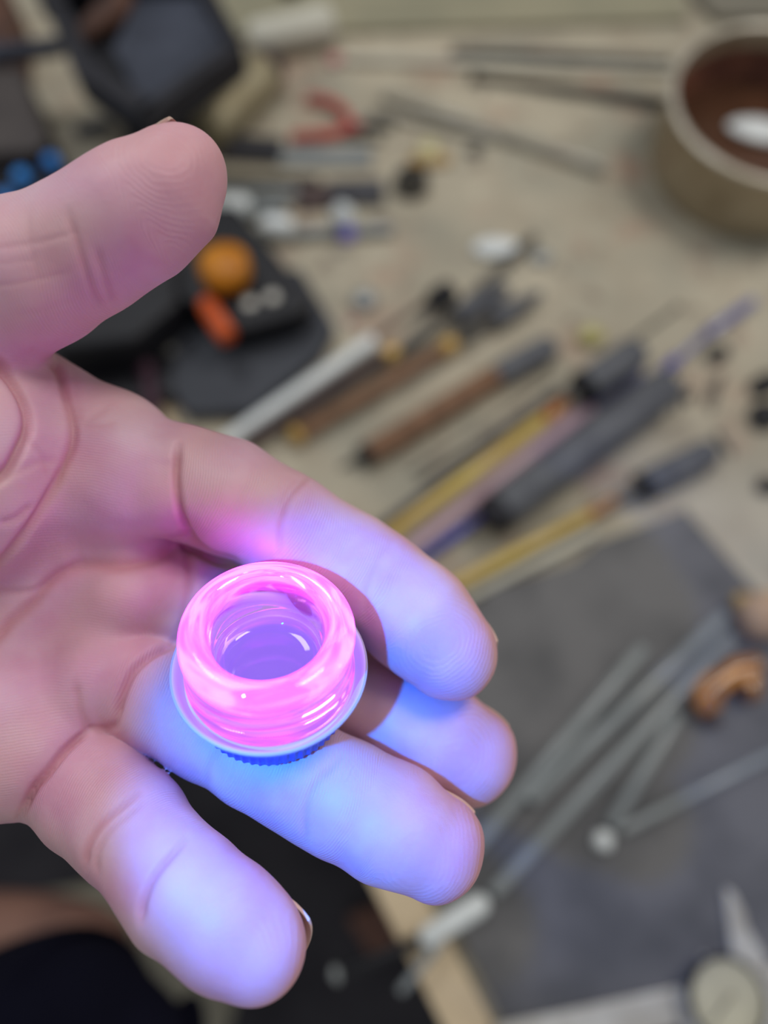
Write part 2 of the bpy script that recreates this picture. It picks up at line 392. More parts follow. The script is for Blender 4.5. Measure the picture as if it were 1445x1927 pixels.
# creases: polylines as seen, (depth, width) in mm
CR = [
 ([(336, 838), (331, 900), (338, 968), (352, 1014)], 1.3, 0.7), ([(318, 860), (316, 900), (322, 960), (345, 1010)], 0.5, 2.2),
 ([(345, 1012), (372, 1034), (400, 1050), (445, 1062)], 1.0, 0.9),
 ([(590, 888), (560, 922), (541, 950), (529, 990), (526, 1040)], 0.40, 0.55), ([(560, 900), (540, 925), (528, 950)], 0.16, 0.4),
 ([(745, 1010), (712, 1060), (692, 1110), (688, 1170)], 0.14, 0.7),
 ([(-60, 660), (0, 690), (42, 744), (53, 798), (34, 848), (5, 892), (-60, 930)], 1.5, 0.9),
 ([(60, 664), (105, 690), (130, 760), (137, 827), (112, 897), (75, 964), (33, 1022), (0, 1059), (-60, 1110)], 0.9, 0.8),
 ([(140, 700), (152, 790), (180, 780), (210, 757)], 0.15, 0.7), ([(150, 800), (190, 800), (215, 795)], 0.12, 0.5),
 ([(352, 1012), (290, 1052), (232, 1063), (158, 1066), (100, 1090), (62, 1134), (20, 1171), (0, 1192), (-60, 1250)], 0.7, 1.1),
 ([(352, 1015), (290, 1045), (200, 1050), (120, 1062)], 1.0, 3.5),
 ([(-40, 1112), (0, 1113), (62, 1111), (100, 1092)], 0.3, 0.7), ([(0, 985), (30, 975), (60, 950)], 0.35, 0.7),
 ([(0, 905), (30, 890), (70, 870), (110, 868)], 0.2, 0.7), ([(55, 830), (80, 860), (90, 900)], 0.2, 0.6),
 ([(332, 1210), (290, 1228), (250, 1262), (226, 1310), (214, 1370)], 1.2, 0.7),
 ([(352, 1015), (356, 1080), (348, 1150), (332, 1212)], 0.5, 0.9), ([(340, 1030), (330, 1100), (318, 1180)], 0.3, 2.0),
 ([(165, 1374), (150, 1335), (143, 1285)], 0.4, 0.8), ([(215, 1366), (190, 1372), (165, 1372)], 0.4, 0.7),
 ([(172, 1372), (130, 1405), (92, 1450), (60, 1490), (36, 1540)], 1.3, 0.6),
 ([(160, 1632), (168, 1590), (196, 1548), (262, 1490)], 0.55, 0.6), ([(182, 1648), (184, 1605), (212, 1558), (272, 1508)], 0.3, 0.55),
 ([(264, 1732), (270, 1690), (294, 1640), (350, 1578)], 0.8, 0.6),
 ([(572, 1584), (572, 1530), (590, 1480), (640, 1425)], 0.26, 0.6), ([(390, 1484), (394, 1440), (420, 1400)], 0.22, 0.6),
 ([(128, 400), (145, 455), (160, 505), (178, 552), (205, 590)], 0.36, 0.6), ([(182, 470), (198, 525), (226, 588)], 0.34, 0.7),
 ([(-20, 470), (60, 458), (140, 438)], 0.12, 0.45), ([(-20, 540), (60, 528), (130, 512)], 0.12, 0.45), ([(-20, 500), (70, 488)], 0.08, 0.4),
 ([(52, 400), (60, 470), (74, 530)], 0.12, 0.45), ([(20, 600), (90, 580), (150, 560)], 0.06, 0.5),
]
pxy = np.stack([V[:, 0]/-V[:, 2]*F+W/2, -V[:, 1]/-V[:, 2]*F+Hh/2], 1)
front = np.clip((G[:, 2]+0.05)/0.35, 0, 1)
disp = np.zeros(len(V)); red = np.zeros(len(V))
for pl, dp, wd in CR:
    P = [Vector((a, b, 0)) for a, b in pl]; P = [np.array(v[:2]) for v in (spline(P, 6) if len(P) > 2 else P)]
    bb0 = np.min(P, 0)-60; bb1 = np.max(P, 0)+60
    sel = np.where((pxy > bb0).all(1) & (pxy < bb1).all(1) & (front > 0))[0]
    q = pxy[sel]; best = np.full(len(sel), 1e9); tt = np.zeros(len(sel)); nseg = len(P)-1
    for i in range(nseg):
        a, b = P[i], P[i+1]; ab = b-a; t = np.clip(((q-a)@ab)/(ab@ab), 0, 1)
        d = np.linalg.norm(q-a-t[:, None]*ab, axis=1); m_ = d < best; best[m_] = d[m_]; tt[m_] = (i+t[m_])/nseg
    dm = best*(-V[sel, 2])/F
    fade = np.clip(np.minimum(tt, 1-tt)*5+0.35, 0, 1)
    g = np.exp(-(dm/wd)**2)*fade*front[sel]
    disp[sel] += g*dp; red[sel] = np.maximum(red[sel], g*min(dp*1.2, 0.8)*(wd < 2))
# finger segment ids, ridge phase
ph = np.zeros(len(V)); bestd = np.full(len(V), 1e9); tipw = np.zeros(len(V))
sdir = {}
for nme, ch in FING.items():
    s0 = 0.0; tot = sum(np.linalg.norm(b[0]-a[0]) for a, b in zip(ch[:-1], ch[1:]))
    tipc = ch[-2][0]*0.55+ch[-1][0]*0.45
    for (a, ra), (b, rb) in zip(ch[:-1], ch[1:]):
        ab = b-a; L = np.linalg.norm(ab); t = np.clip(((V-a)@ab)/(L*L), -0.0, 1)
        c = a+t[:, None]*ab; dd = np.linalg.norm(V-c, axis=1); d = np.abs(dd-(ra+(rb-ra)*t))
        s = s0+((V-a)@ab)/L
        lat = np.cross(ab/L, np.array([0, 0, 1.0])); v = (V-c)@lat
        w = np.clip((s-(tot-14))/8, 0, 1); w = w*w*(3-2*w)
        rr = np.linalg.norm((V-tipc)*np.array([1, 1, 0.6]), axis=1)
        p = (s+0.035*v*v)*(1-w)+(rr*0.9+tot-10)*w
        m_ = d < bestd; bestd[m_] = d[m_]; ph[m_] = p[m_]; tipw[m_] = np.clip((s[m_]-(tot-12))/12, 0, 1)
        s0 += L
pm = bestd > 1.6
onpalm = pm | ((pxy[:, 0] < 330) & (pxy[:, 1] > 640) & (pxy[:, 1] < 1380) & (pxy[:, 0]+0.55*pxy[:, 1] < 900))
pp = V@np.array([0.25, 0.97, 0.0])+0.02*(V[:, 0]+45)**2*0.6
ph = np.where(onpalm, pp, ph)
# gentle unevenness of flesh
wob = np.zeros(len(V))
for kx, ky, kz, p0, am in ((.21, .13, .1, 0, .12), (.11, -.27, .2, 1, .12), (-.33, .3, .1, 2, .06), (.5, .42, .3, 4, .035), (-.61, .37, -.3, 5, .03)):
    wob += am*np.sin(V@np.array([kx, ky, kz])*1.3+p0)
V2 = V+G*(wob-disp)[:, None]
mottle = 0.5+0.5*np.sin(V@np.array([.19, .12, .05])+np.sin(V@np.array([-.1, .23, .1])*1.4)*1.3)
Vw = np.empty_like(V2)
R3 = np.array([[RM[i][j] for j in range(3)] for i in range(3)])
base = np.array([0, 0, CAMZ]); hand_origin = np.array(H(100, 1100, 0.138))
Vw = (V2/1000.0)@R3.T+base-hand_origin
me = bpy.data.meshes.new('hand_mesh')
me.vertices.add(len(Vw)); me.vertices.foreach_set('co', Vw.astype(np.float32).ravel())
me.loops.add(Q.size); me.loops.foreach_set('vertex_index', Q.astype(np.int32).ravel())
me.polygons.add(len(Q)); me.polygons.foreach_set('loop_start', np.arange(0, Q.size, 4, dtype=np.int32))
me.update(calc_edges=True); me.validate()
me.shade_smooth()
for nm_, arr in (('ridge', ph), ('crease', np.clip(red, 0, 1)), ('tip', tipw*(~onpalm)), ('mottle', mottle)):
    at = me.attributes.new(nm_, 'FLOAT', 'POINT'); at.data.foreach_set('value', arr.astype(np.float32))
jump = np.abs(ph[E[:, 0]]-ph[E[:, 1]]) > 1.6*GR+0.12
mk = np.zeros(len(V)); mk[E[jump].ravel()] = 1
for _ in range(10):
    mk = np.maximum(mk, 0.5*mk+0.5*(np.bincount(E[:, 0], mk[E[:, 1]], len(V))+np.bincount(E[:, 1], mk[E[:, 0]], len(V)))/deg)
    mk = np.clip(mk*1.25, 0, 1)
at = me.attributes.new('calm', 'FLOAT', 'POINT'); at.data.foreach_set('value', ((1-mk)*np.where(onpalm, 0.45, 1.0)).astype(np.float32))
# skin
def skin_mat():
    m = bpy.data.materials.new('skin'); m.use_nodes = True; nt = m.node_tree; b = nt.nodes['Principled BSDF']; L = nt.links.new
    def attr(n):
        a = nt.nodes.new('ShaderNodeAttribute'); a.attribute_name = n; return a.outputs['Fac']
    def mth(op, a, b_=None, c_=None):
        n = nt.nodes.new('ShaderNodeMath'); n.operation = op
        for i, v in enumerate((a, b_, c_)):
            if v is None: continue
            if isinstance(v, (int, float)): n.inputs[i].default_value = v
            else: L(v, n.inputs[i])
        return n.outputs[0]
    tc = nt.nodes.new('ShaderNodeTexCoord')
    def noise(scale, detail=3, rough=.5):
        n = nt.nodes.new('ShaderNodeTexNoise'); n.inputs['Scale'].default_value = scale; n.inputs['Detail'].default_value = detail
        n.inputs['Roughness'].default_value = rough
        L(tc.outputs['Object'], n.inputs['Vector']); return n.outputs['Fac']
    def mix(fac, A, B):
        n = nt.nodes.new('ShaderNodeMix'); n.data_type = 'RGBA'
        for i, v in ((0, fac), (6, A), (7, B)):
            if isinstance(v, tuple): n.inputs[i].default_value = (*v, 1)
            elif isinstance(v, float): n.inputs[i].default_value = v
            else: L(v, n.inputs[i])
        return n.outputs[2]
    n1 = noise(75, 3); n2 = noise(420, 4, .6)
    c = mix(mth('MULTIPLY_ADD', n1, 2.4, -0.7), lin((212, 175, 190)), lin((203, 144, 170)))
    c = mix(mth('MULTIPLY', attr('mottle'), 0.45), c, lin((214, 174, 168)))
    c = mix(mth('MULTIPLY', attr('tip'), 0.45), c, lin((206, 140, 148)))
    c = mix(mth('MULTIPLY', mth('MULTIPLY_ADD', n2, 1.0, -0.3), 0.25), c, lin((222, 188, 196)))
    c = mix(mth('MULTIPLY', attr('crease'), 0.45), c, lin((184, 96, 92)))
    L(c, b.inputs['Base Color'])
    b.inputs['Roughness'].default_value = 0.5; b.inputs['Specular IOR Level'].default_value = 0.35
    b.inputs['Subsurface Weight'].default_value = 0.35; b.inputs['Subsurface Radius'].default_value = (1.0, 0.4, 0.25); b.inputs['Subsurface Scale'].default_value = 0.0022
    r = mth('SINE', mth('MULTIPLY_ADD', noise(110, 2), 24.0, mth('MULTIPLY', attr('ridge'), 2*math.pi/0.46)))
    amp = mth('MULTIPLY', mth('MULTIPLY_ADD', noise(60, 1), 1.2, -0.1), attr('calm'))
    h = mth('ADD', mth('MULTIPLY', mth('MULTIPLY', r, mth('MULTIPLY', amp, mth('MULTIPLY_ADD', attr('tip'), -0.4, 1.0))), 0.036), mth('MULTIPLY', noise(1500, 3, .6), 0.05))
    h = mth('ADD', h, mth('MULTIPLY', noise(420, 3), 0.06))
    bp = nt.nodes.new('ShaderNodeBump'); bp.inputs['Strength'].default_value = 1.0; bp.inputs['Distance'].default_value = 0.001*0.9
    L(h, bp.inputs['Height']); L(bp.outputs['Normal'], b.inputs['Normal'])
    return m
M['skin'] = skin_mat()
person = thing('person', hand_origin, 'person in navy clothing holding out an open left hand with the blue cap', 'person')
hand = link('hand', me, M['skin']); hand.location = hand_origin; hand.parent = person; hand.matrix_parent_inverse = person.matrix_basis.inverted()
hand['label'] = 'bare left hand, palm up with curled fingers'
# nails
M['nail'] = mat('fingernail', (216, 184, 172), 0.25, 0, (208, 172, 162), 60, coat=0.3)
def nail(ch, dorsal, over=1.2, width=60, length=12.5, rs=1.0, back=0.35):
    (a, ra), (b, rb) = ch[-2], ch[-1]
    t = (b-a)/np.linalg.norm(b-a); n = np.asarray(dorsal, float); n = n-t*(n@t); n /= np.linalg.norm(n); s = np.cross(t, n)
    vs, fs = [], []; nu, nv = 14, 16
    for layer in (0, 1):
        for i in range(nu+1):
            u = i/nu
            along = -length+rb*0.62+(length+over)*u          # along the finger from the tip centre
            for j in range(nv+1):
                v = (j/nv*2-1)
                ang = math.radians(width)*v
                al = along-(abs(v)**2.6)*1.6*(u > .5)*(u-.5)*2+(abs(v)**3)*0.9*(1-u)
                x = max(0.0, al)/(rb+over)
                rad = (rb*rs)*math.sqrt(max(0.03, 1-(x*0.93)**2))
                rad += (0.22 if layer == 0 else -0.25)
                p = b+t*al+(n*math.cos(ang)+s*math.sin(ang))*rad
                vs.append(p)
    off = (nu+1)*(nv+1)
    for i in range(nu):
        for j in range(nv):
            q = i*(nv+1)+j
            fs.append((q, q+1, q+nv+2, q+nv+1)); fs.append((off+q, off+q+nv+1, off+q+nv+2, off+q+1))
    for j in range(nv):
        for i in (0, nu):
            q = i*(nv+1)+j; fs.append((q, q+1, off+q+1, off+q))
    for i in range(nu):
        for j in (0, nv):
            q = i*(nv+1)+j; fs.append((q, q+nv+1, off+q+nv+1, off+q))
    Vn = (np.array(vs)/1000.0)@R3.T+base
    m_ = bpy.data.meshes.new('nail'); m_.from_pydata([tuple(x) for x in Vn], [], fs)
    bm = bmesh.new(); bm.from_mesh(m_); bmesh.ops.recalc_face_normals(bm, faces=bm.faces); bm.to_mesh(m_); bm.free()
    return link('fingernail', m_, M['nail'], hand, 50)
nail(FING['thumb'], (-0.74, 0.68, -0.22), over=1.5, width=58)
nail(FING['index'], (0.45, 0.1, -0.9), over=0.6, width=58, length=10)
nail(FING['middle'], (0.45, 0.1, -0.9), over=0.4, width=58, length=10)
nail(FING['ring'], (0.25, 0.15, -1.0), over=0.4, width=58, length=10)
nail(FING['pinky'], (0.40, -0.25, -1.0), over=2.2, width=58, length=9)

# ------------------------------------------------------------------ cap and glowing glass
AX = (RM @ Vector((0.06, 0.70, 0.70))).normalized()
SX = AX.cross(RM @ Vector((0, 1, 0))).normalized(); SY = SX.cross(AX).normalized()
def spin(prof, c, seg=96, rib=None, closed=False):
    vs, fs = [], []
    for i, (r, h) in enumerate(prof):
        for k in range(seg):
            a = 2*math.pi*k/seg; rr = r
            if rib: rr += rib(i, r, h, a)
            vs.append(c+(SX*math.cos(a)+SY*math.sin(a))*max(rr, 1e-6)*0.001+AX*h*0.001)
    n = len(prof); rng = n if closed else n-1
    for i in range(rng):
        i2 = (i+1) % n
        for k in range(seg):
            k2 = (k+1) % seg; fs.append((i*seg+k, i*seg+k2, i2*seg+k2, i2*seg+k))
    m_ = bpy.data.meshes.new('m'); m_.from_pydata([tuple(x) for x in vs], [], fs)
    bm = bmesh.new(); bm.from_mesh(m_); bmesh.ops.remove_doubles(bm, verts=bm.verts, dist=2e-6)
    bmesh.ops.recalc_face_normals(bm, faces=bm.faces); bm.to_mesh(m_); bm.free(); return m_
cap = thing('bottle_cap', CAPC-AX*0.010, 'ribbed blue plastic bottle cap with pale liner resting upturned on the fingers', 'bottle cap')
shell = [(0, -10.6), (11.2, -10.6), (12.3, -10.3), (12.8, -9.4), (13.0, -7.6), (13.3, -5.4), (13.75, -3.6), (14.3, -2.6), (15.0, -1.5), (15.4, -0.9), (15.2, -0.95), (14.75, -1.6), (14.3, -2.5), (13.2, -3.6), (12.5, -6.5), (0, -6.6)]
def ribs(i, r, h, a):
    return 0.17*(math.cos(a*60))*(1.0 if 3 <= i <= 5 else 0.0)
M['capblue'] = mat('blue_cap_plastic', (28, 58, 205), 0.32, 0, (22, 46, 190), 80)
M['liner'] = mat('pale_liner_plastic', (186, 176, 204), 0.4, 0, (178, 168, 198), 60)
tag(link('shell', spin(shell, CAPC, 384, ribs), M['capblue'], cap, 50), 'blue ribbed outer shell', None)
liner = [(15.4, -0.85), (15.8, -0.6), (15.95, -0.25), (15.85, 0.0), (15.55, 0.08), (15.15, -0.2), (14.75, -0.9), (14.35, -1.8), (13.9, -2.6), (0, -2.7), (0, -3.3), (13.4, -3.3), (14.2, -2.4), (14.8, -1.3)]
lo_ = link('liner', spin(liner, CAPC, 128), M['liner'], cap, 50); tag(lo_, 'pale inner liner with a rolled rim', None)
lm = lo_.data; fm = M['liner'].copy(); fm.name = 'liner_added_glow'        # added glow in place of torch light that the glass blocks
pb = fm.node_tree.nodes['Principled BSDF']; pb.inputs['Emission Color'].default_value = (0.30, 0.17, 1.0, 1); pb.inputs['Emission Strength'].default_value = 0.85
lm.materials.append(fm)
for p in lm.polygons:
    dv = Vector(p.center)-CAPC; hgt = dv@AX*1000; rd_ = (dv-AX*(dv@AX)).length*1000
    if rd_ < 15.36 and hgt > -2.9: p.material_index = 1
# glass: thick walled cup, bore open at the top, set a little aslant in the cap
def glass_mat():
    m = bpy.data.materials.new('fluorescent_pink_glass'); m.use_nodes = True; nt = m.node_tree; nt.nodes.clear(); L = nt.links.new
    def mth(op, a, b_=None, c_=None):
        n = nt.nodes.new('ShaderNodeMath'); n.operation = op
        for i, v in enumerate((a, b_, c_)):
            if v is None: continue
            if isinstance(v, (int, float)): n.inputs[i].default_value = v
            else: L(v, n.inputs[i])
        return n.outputs[0]
    def rng(v, a, b, c=0.0, d=1.0):
        n = nt.nodes.new('ShaderNodeMapRange'); n.interpolation_type = 'SMOOTHSTEP'
        for i, x in enumerate((v, a, b, c, d)):
            if isinstance(x, (int, float)): n.inputs[i].default_value = x
            else: L(x, n.inputs[i])
        return n.outputs[0]
    tc = nt.nodes.new('ShaderNodeTexCoord')
    def dot(vec, src):
        n = nt.nodes.new('ShaderNodeVectorMath'); n.operation = 'DOT_PRODUCT'; L(src, n.inputs[0]); n.inputs[1].default_value = tuple(vec); return n.outputs['Value']
    P = tc.outputs['Object']
    h = mth('MULTIPLY_ADD', dot(AX, P), 1000.0, 4.0)                       # height above the rim, mm
    a = dot(SX, P); b = dot(SY, P)
    rad = mth('MULTIPLY', mth('SQRT', mth('ADD', mth('MULTIPLY', a, a), mth('MULTIPLY', b, b))), 1000.0)
    ns = nt.nodes.new('ShaderNodeTexNoise'); ns.inputs['Scale'].default_value = 0.9; ns.inputs['Detail'].default_value = 3; ns.inputs['Distortion'].default_value = 1.4
    cv = nt.nodes.new('ShaderNodeCombineXYZ')
    rs_ = mth('MAXIMUM', mth('MULTIPLY', rad, 0.001), 1e-5)
    L(mth('DIVIDE', a, rs_), cv.inputs[0]); L(mth('DIVIDE', b, rs_), cv.inputs[1])
    L(mth('MULTIPLY_ADD', h, 0.42, mth('MULTIPLY', rad, 0.7)), cv.inputs[2]); L(cv.outputs[0], ns.inputs['Vector'])
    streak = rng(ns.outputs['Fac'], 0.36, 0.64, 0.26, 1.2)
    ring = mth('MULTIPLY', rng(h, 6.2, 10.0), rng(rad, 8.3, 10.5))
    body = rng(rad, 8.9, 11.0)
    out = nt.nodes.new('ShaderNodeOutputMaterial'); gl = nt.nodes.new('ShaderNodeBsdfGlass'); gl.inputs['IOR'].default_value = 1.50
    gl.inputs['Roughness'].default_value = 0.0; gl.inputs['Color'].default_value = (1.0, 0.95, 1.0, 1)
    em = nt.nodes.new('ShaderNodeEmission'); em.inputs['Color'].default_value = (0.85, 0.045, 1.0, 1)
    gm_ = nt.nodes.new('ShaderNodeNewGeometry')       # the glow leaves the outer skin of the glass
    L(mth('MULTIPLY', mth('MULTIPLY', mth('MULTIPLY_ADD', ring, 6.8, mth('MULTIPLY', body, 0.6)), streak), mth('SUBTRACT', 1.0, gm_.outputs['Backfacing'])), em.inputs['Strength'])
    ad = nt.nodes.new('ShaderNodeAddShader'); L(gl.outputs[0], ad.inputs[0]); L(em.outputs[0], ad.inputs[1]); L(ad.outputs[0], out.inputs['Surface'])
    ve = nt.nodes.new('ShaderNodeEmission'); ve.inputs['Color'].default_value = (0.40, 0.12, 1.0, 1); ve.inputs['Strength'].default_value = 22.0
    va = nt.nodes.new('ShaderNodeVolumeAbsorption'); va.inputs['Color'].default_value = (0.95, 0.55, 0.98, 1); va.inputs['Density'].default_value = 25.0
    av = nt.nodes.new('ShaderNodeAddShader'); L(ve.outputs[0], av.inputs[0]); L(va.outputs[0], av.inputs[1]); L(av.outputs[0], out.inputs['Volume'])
    return m
M['glow'] = glass_mat()
HB, HT = -2.4, 11.2
gp = [(0, HB), (9, HB), (12.6, HB+0.1), (13.5, HB+0.5), (13.9, HB+1.4), (13.7, HB+2.6), (13.3, 3.0), (13.25, 5.6), (13.5, 7.4), (13.6, 8.6)]
for k in range(1, 12):
    a = math.pi*k/12; gp.append((11.3+2.35*math.cos(a), 8.7+2.6*math.sin(a)))
gp += [(8.85, 8.3), (8.6, 7.2), (8.5, 5.4), (8.4, 3.4), (8.1, 2.0), (7.4, 1.1), (6.0, 0.75), (0, 0.7)]
def wav(i, r, h, a):
    return (0.10*math.sin(a*2+1+h*.3)+0.07*math.sin(3*a+h*.5))*(1 if r > 1 else 0)
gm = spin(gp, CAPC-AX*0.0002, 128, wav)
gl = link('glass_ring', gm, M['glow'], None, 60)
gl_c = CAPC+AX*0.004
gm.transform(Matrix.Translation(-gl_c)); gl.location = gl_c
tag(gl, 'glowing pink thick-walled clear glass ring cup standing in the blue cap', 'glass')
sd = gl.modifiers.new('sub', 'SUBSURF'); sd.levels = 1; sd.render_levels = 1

# ------------------------------------------------------------------ room
wb = link('wall_back', prism([(-1.6, 2.2), (1.9, 2.2), (1.9, 2.28), (-1.6, 2.28)], -0.85, 1.7), mat('plaster', (190, 186, 176), 0.8), None); wb['kind'] = 'structure'

# ------------------------------------------------------------------ slab and things lying on it
SZ = 0.010
p_tl, p_tr, p_r = T(612, 1262, SZ), T(1290, 958, SZ), T(1425, 1112, SZ)
q_l = T(855, 1760, SZ); q_l2 = T(940, 1927, SZ)
dl = (q_l2-q_l).normalized(); dr = (p_r-p_tr).normalized()
slab_pts = [p_tl+(p_tr-p_tl)*t+Vector((0, 0, 0)) for t in (0,)]+[T(760, 1196, SZ), T(900, 1132, SZ), T(925, 1108, SZ), T(1080, 1058, SZ), T(1125, 1018, SZ), T(1220, 985, SZ), p_tr, p_tr+dr*0.34, p_tl+dl*0.42]
tag(link('slab', prism(slab_pts, 0.0, SZ, 0.0012), M['slab']), 'big worn grey stone slab with a chipped upper edge lying on the bench', 'slab')

def rod(name, a, b, w, m, label, cat, group=None, base=0.0, w2=None, lift=0.0, e=0.4):
    r0 = wpx(*a, w, base)/2; r1 = wpx(*b, (w2 or w), base)/2; z = base+max(r0, r1)+lift
    p, q = T(*a, z), T(*b, z); L = (q-p).length
    me_ = lathe(p, q, round_prof(L, r0, r1, e), 20); c = (p+q)/2; me_.transform(Matrix.Translation(-c))
    o = link(name, me_, m, None, 40); o.location = c
    return tag(o, label, cat, group)
def tool(name, label, cat, segs, base=0.0, group=None, lift=0.0):
    """segs: (part, a, b, width, material, end rounding[, far width])"""
    zz = base+lift+max(wpx(*s[1], max(s[3], s[6] if len(s) > 6 else 0), base)/2 for s in segs)
    t = thing(name, T(*segs[0][1], base), label, cat, group)
    for s in segs:
        part, a, b, w, m, e = s[:6]; w2 = s[6] if len(s) > 6 else w
        r0 = wpx(*a, w, base)/2; r1 = wpx(*b, w2, base)/2
        p, q = T(*a, zz), T(*b, zz)
        link(part, lathe(p, q, round_prof((q-p).length, r0, r1, e), 20), M[m], t, 40)
    return t
GRP = 'clear glass rods lying across the grey slab'
rod('glass_rod', (870, 1622), (1212, 1218), 27, M['greyglass'], 'grey glass rod on the slab, the one ending in the open middle of the slab', 'glass rod', GRP, SZ)
rod('glass_rod', (996, 1508), (1364, 1158), 27, M['greyglass'], 'second grey glass rod on the slab, touching the pale cork at its top end', 'glass rod', GRP, SZ)
rod('glass_rod', (926, 1682), (1376, 1196), 27, M['greyglass'], 'longest grey glass rod, reaching from the cork down to the white glass pull', 'glass rod', GRP, SZ, lift=0.0)
rod('glass_rod', (1148, 1556), (1276, 1344), 24, M['greyglass'], 'short thin glass rod leaning steeply below the longest rod', 'glass rod', GRP, SZ)
rod('glass_rod', (1168, 1564), (1480, 1405), 18, M['greyglass'], 'thinnest glass rod on the slab, running off to the right frame edge', 'glass rod', GRP, SZ)
rod('dark_line', (1046, 1416), (1148, 1326), 13, M['dark_graphite'], 'short black line between two glass rods on the slab', 'stick', None, SZ)  # short dark line, built as a thin raised rod
tool('glass_pull', 'bright white tapered glass pull on the lower left edge of the slab', 'glass', [('paddle', (790, 1772), (918, 1692), 40, 'white', 0.9), ('stem', (752, 1868), (830, 1772), 17, 'greyglass', 0.5)], SZ)
tool('dark_tube', 'dark thin tube with a glassy ball tip below the bench edge strip', 'tube', [('tip', (622, 1838), (644, 1830), 30, 'greyglass', 1.0), ('barrel', (640, 1832), (792, 1768), 22, 'black', 0.3)], 0.0)
def blob(name, px, py, wpxs, hmul, m, label, cat, base=0.0, elong=1.0, ang=0.0, seed=0):
    r = wpx(px, py, wpxs, base)/2
    bm = bmesh.new(); bmesh.ops.create_icosphere(bm, subdivisions=3, radius=1)
    for v in bm.verts:
        k = 1+0.16*mnoise.noise(v.co*1.6+Vector((seed, seed*2, 1)))
        v.co = Vector((v.co.x*r*elong*k, v.co.y*r*k, v.co.z*r*hmul*k))
        if v.co.z < -r*hmul*0.7: v.co.z = -r*hmul*0.7
    bmesh.ops.rotate(bm, verts=bm.verts, cent=(0, 0, 0), matrix=Matrix.Rotation(math.radians(ang), 3, 'Z'))
    me_ = bpy.data.meshes.new(name); bm.to_mesh(me_); bm.free()
    o = link(name, me_, m, None, 60); o.location = T(px, py, base+r*hmul*0.7)
    return tag(o, label, cat)
blob('glass_drop', 1135, 1582, 36, 0.8, M['white'], 'small pale glass drop below the crossing of two slab rods', 'glass bead', SZ, 1.0)
tool('cork_stopper', 'pale peach cork stopper at the right frame edge beside the slab corner', 'stopper', [('plug', (1396, 1168), (1480, 1146), 84, 'cork', 0.6), ('brass_rim', (1386, 1140), (1402, 1120), 34, 'brass', 0.8)], 0.0, lift=0.006)
# amber glass piece with a hollow
ab = thing('amber_bead', T(1360, 1305, SZ), 'orange amber glass bead pair with a dark hollow on the slab', 'glass bead')
for nm_, pts, w, mm_ in (('curl', [(1338, 1338), (1326, 1312), (1350, 1286), (1385, 1266), (1425, 1256)], 54, 'amber'), ('knot', [(1398, 1296), (1416, 1288)], 60, 'amber'), ('burnt_end', [(1318, 1330), (1330, 1350), (1350, 1352)], 30, 'dark_wood')):
    r = wpx(1360, 1300, w, SZ)/2
    link(nm_, tube(spline([T(x, y, SZ+r) for x, y in pts], 5) if len(pts) > 2 else [T(x, y, SZ+r) for x, y in pts], r*0.92, 14), M[mm_], ab, 60)

# ------------------------------------------------------------------ dial caliper
cl = thing('dial_caliper', T(1368, 1866, SZ), 'steel dial caliper with round cream dial at the lower right corner', 'caliper')
link('beam', strip(T(940, 1962, SZ), T(1560, 1832, SZ), wpx(1200, 1900, 60), SZ, SZ+0.0035), M['steel'], cl)
link('slider', prism([T(1262, 1860, SZ), T(1320, 1845, SZ), T(1430, 1815, SZ), T(1500, 1830, SZ), T(1510, 1990, SZ), T(1290, 1990, SZ)], SZ+0.0036, SZ+0.009, 0.0006), M['steel'], cl)
link('jaw', prism([T(1358, 1668, SZ), T(1374, 1676, SZ), T(1396, 1716, SZ), T(1400, 1740, SZ), T(1436, 1800, SZ), T(1434, 1832, SZ), T(1378, 1838, SZ)], SZ, SZ+0.0035, 0.0005), M['steel'], cl)
link('small_jaw', prism([T(1318, 1792, SZ), T(1352, 1812, SZ), T(1330, 1850, SZ), T(1312, 1852, SZ)], SZ, SZ+0.0035, 0.0005), M['steel'], cl)
dc = T(1371, 1882, SZ+0.016); dR = wpx(1370, 1868, 138, SZ+0.016)/2
def disc(c, prof, seg=48, closed=False):
    return lathe(Vector(c), Vector(c)+Vector((0, 0, 1)), prof, seg, closed)
link('bezel', disc(dc-Vector((0, 0, .007)), [(0, dR*1.0), (.006, dR*1.08), (.0075, dR*1.06), (.0075, dR*0.99), (.0055, dR*0.98), (.0055, 0)]), M['black'], cl, 40)  # dial rim, black and widened to stand in for its cast shadow too
df = link('dial_face', disc(dc-Vector((0, 0, .0015)), [(0, dR*0.975), (.0004, dR*0.975), (.0004, 0)]), M['dial'], cl, 40)
dz = dc.z-0.0010
for k in range(50):
    a = 2*math.pi*k/50; u = Vector((math.cos(a), math.sin(a), 0)); l0 = 0.80 if k % 5 else 0.72
    c = Vector((dc.x, dc.y, 0))
    link('tick', strip(c+u*dR*l0, c+u*dR*0.93, 0.00018, dz, dz+0.0001, 0), M['black'], df)
nd = Vector((math.cos(3.9), math.sin(3.9), 0)); c = Vector((dc.x, dc.y, 0))
link('needle', strip(c-nd*dR*0.18, c+nd*dR*0.75, 0.0007, dz+0.0004, dz+0.0007, 0), M['black'], cl)
link('needle_hub', disc((dc.x, dc.y, dz), [(0, 0.0016), (.0011, 0.0014), (.0011, 0)], 20), M['dull_brass'], cl, 40)

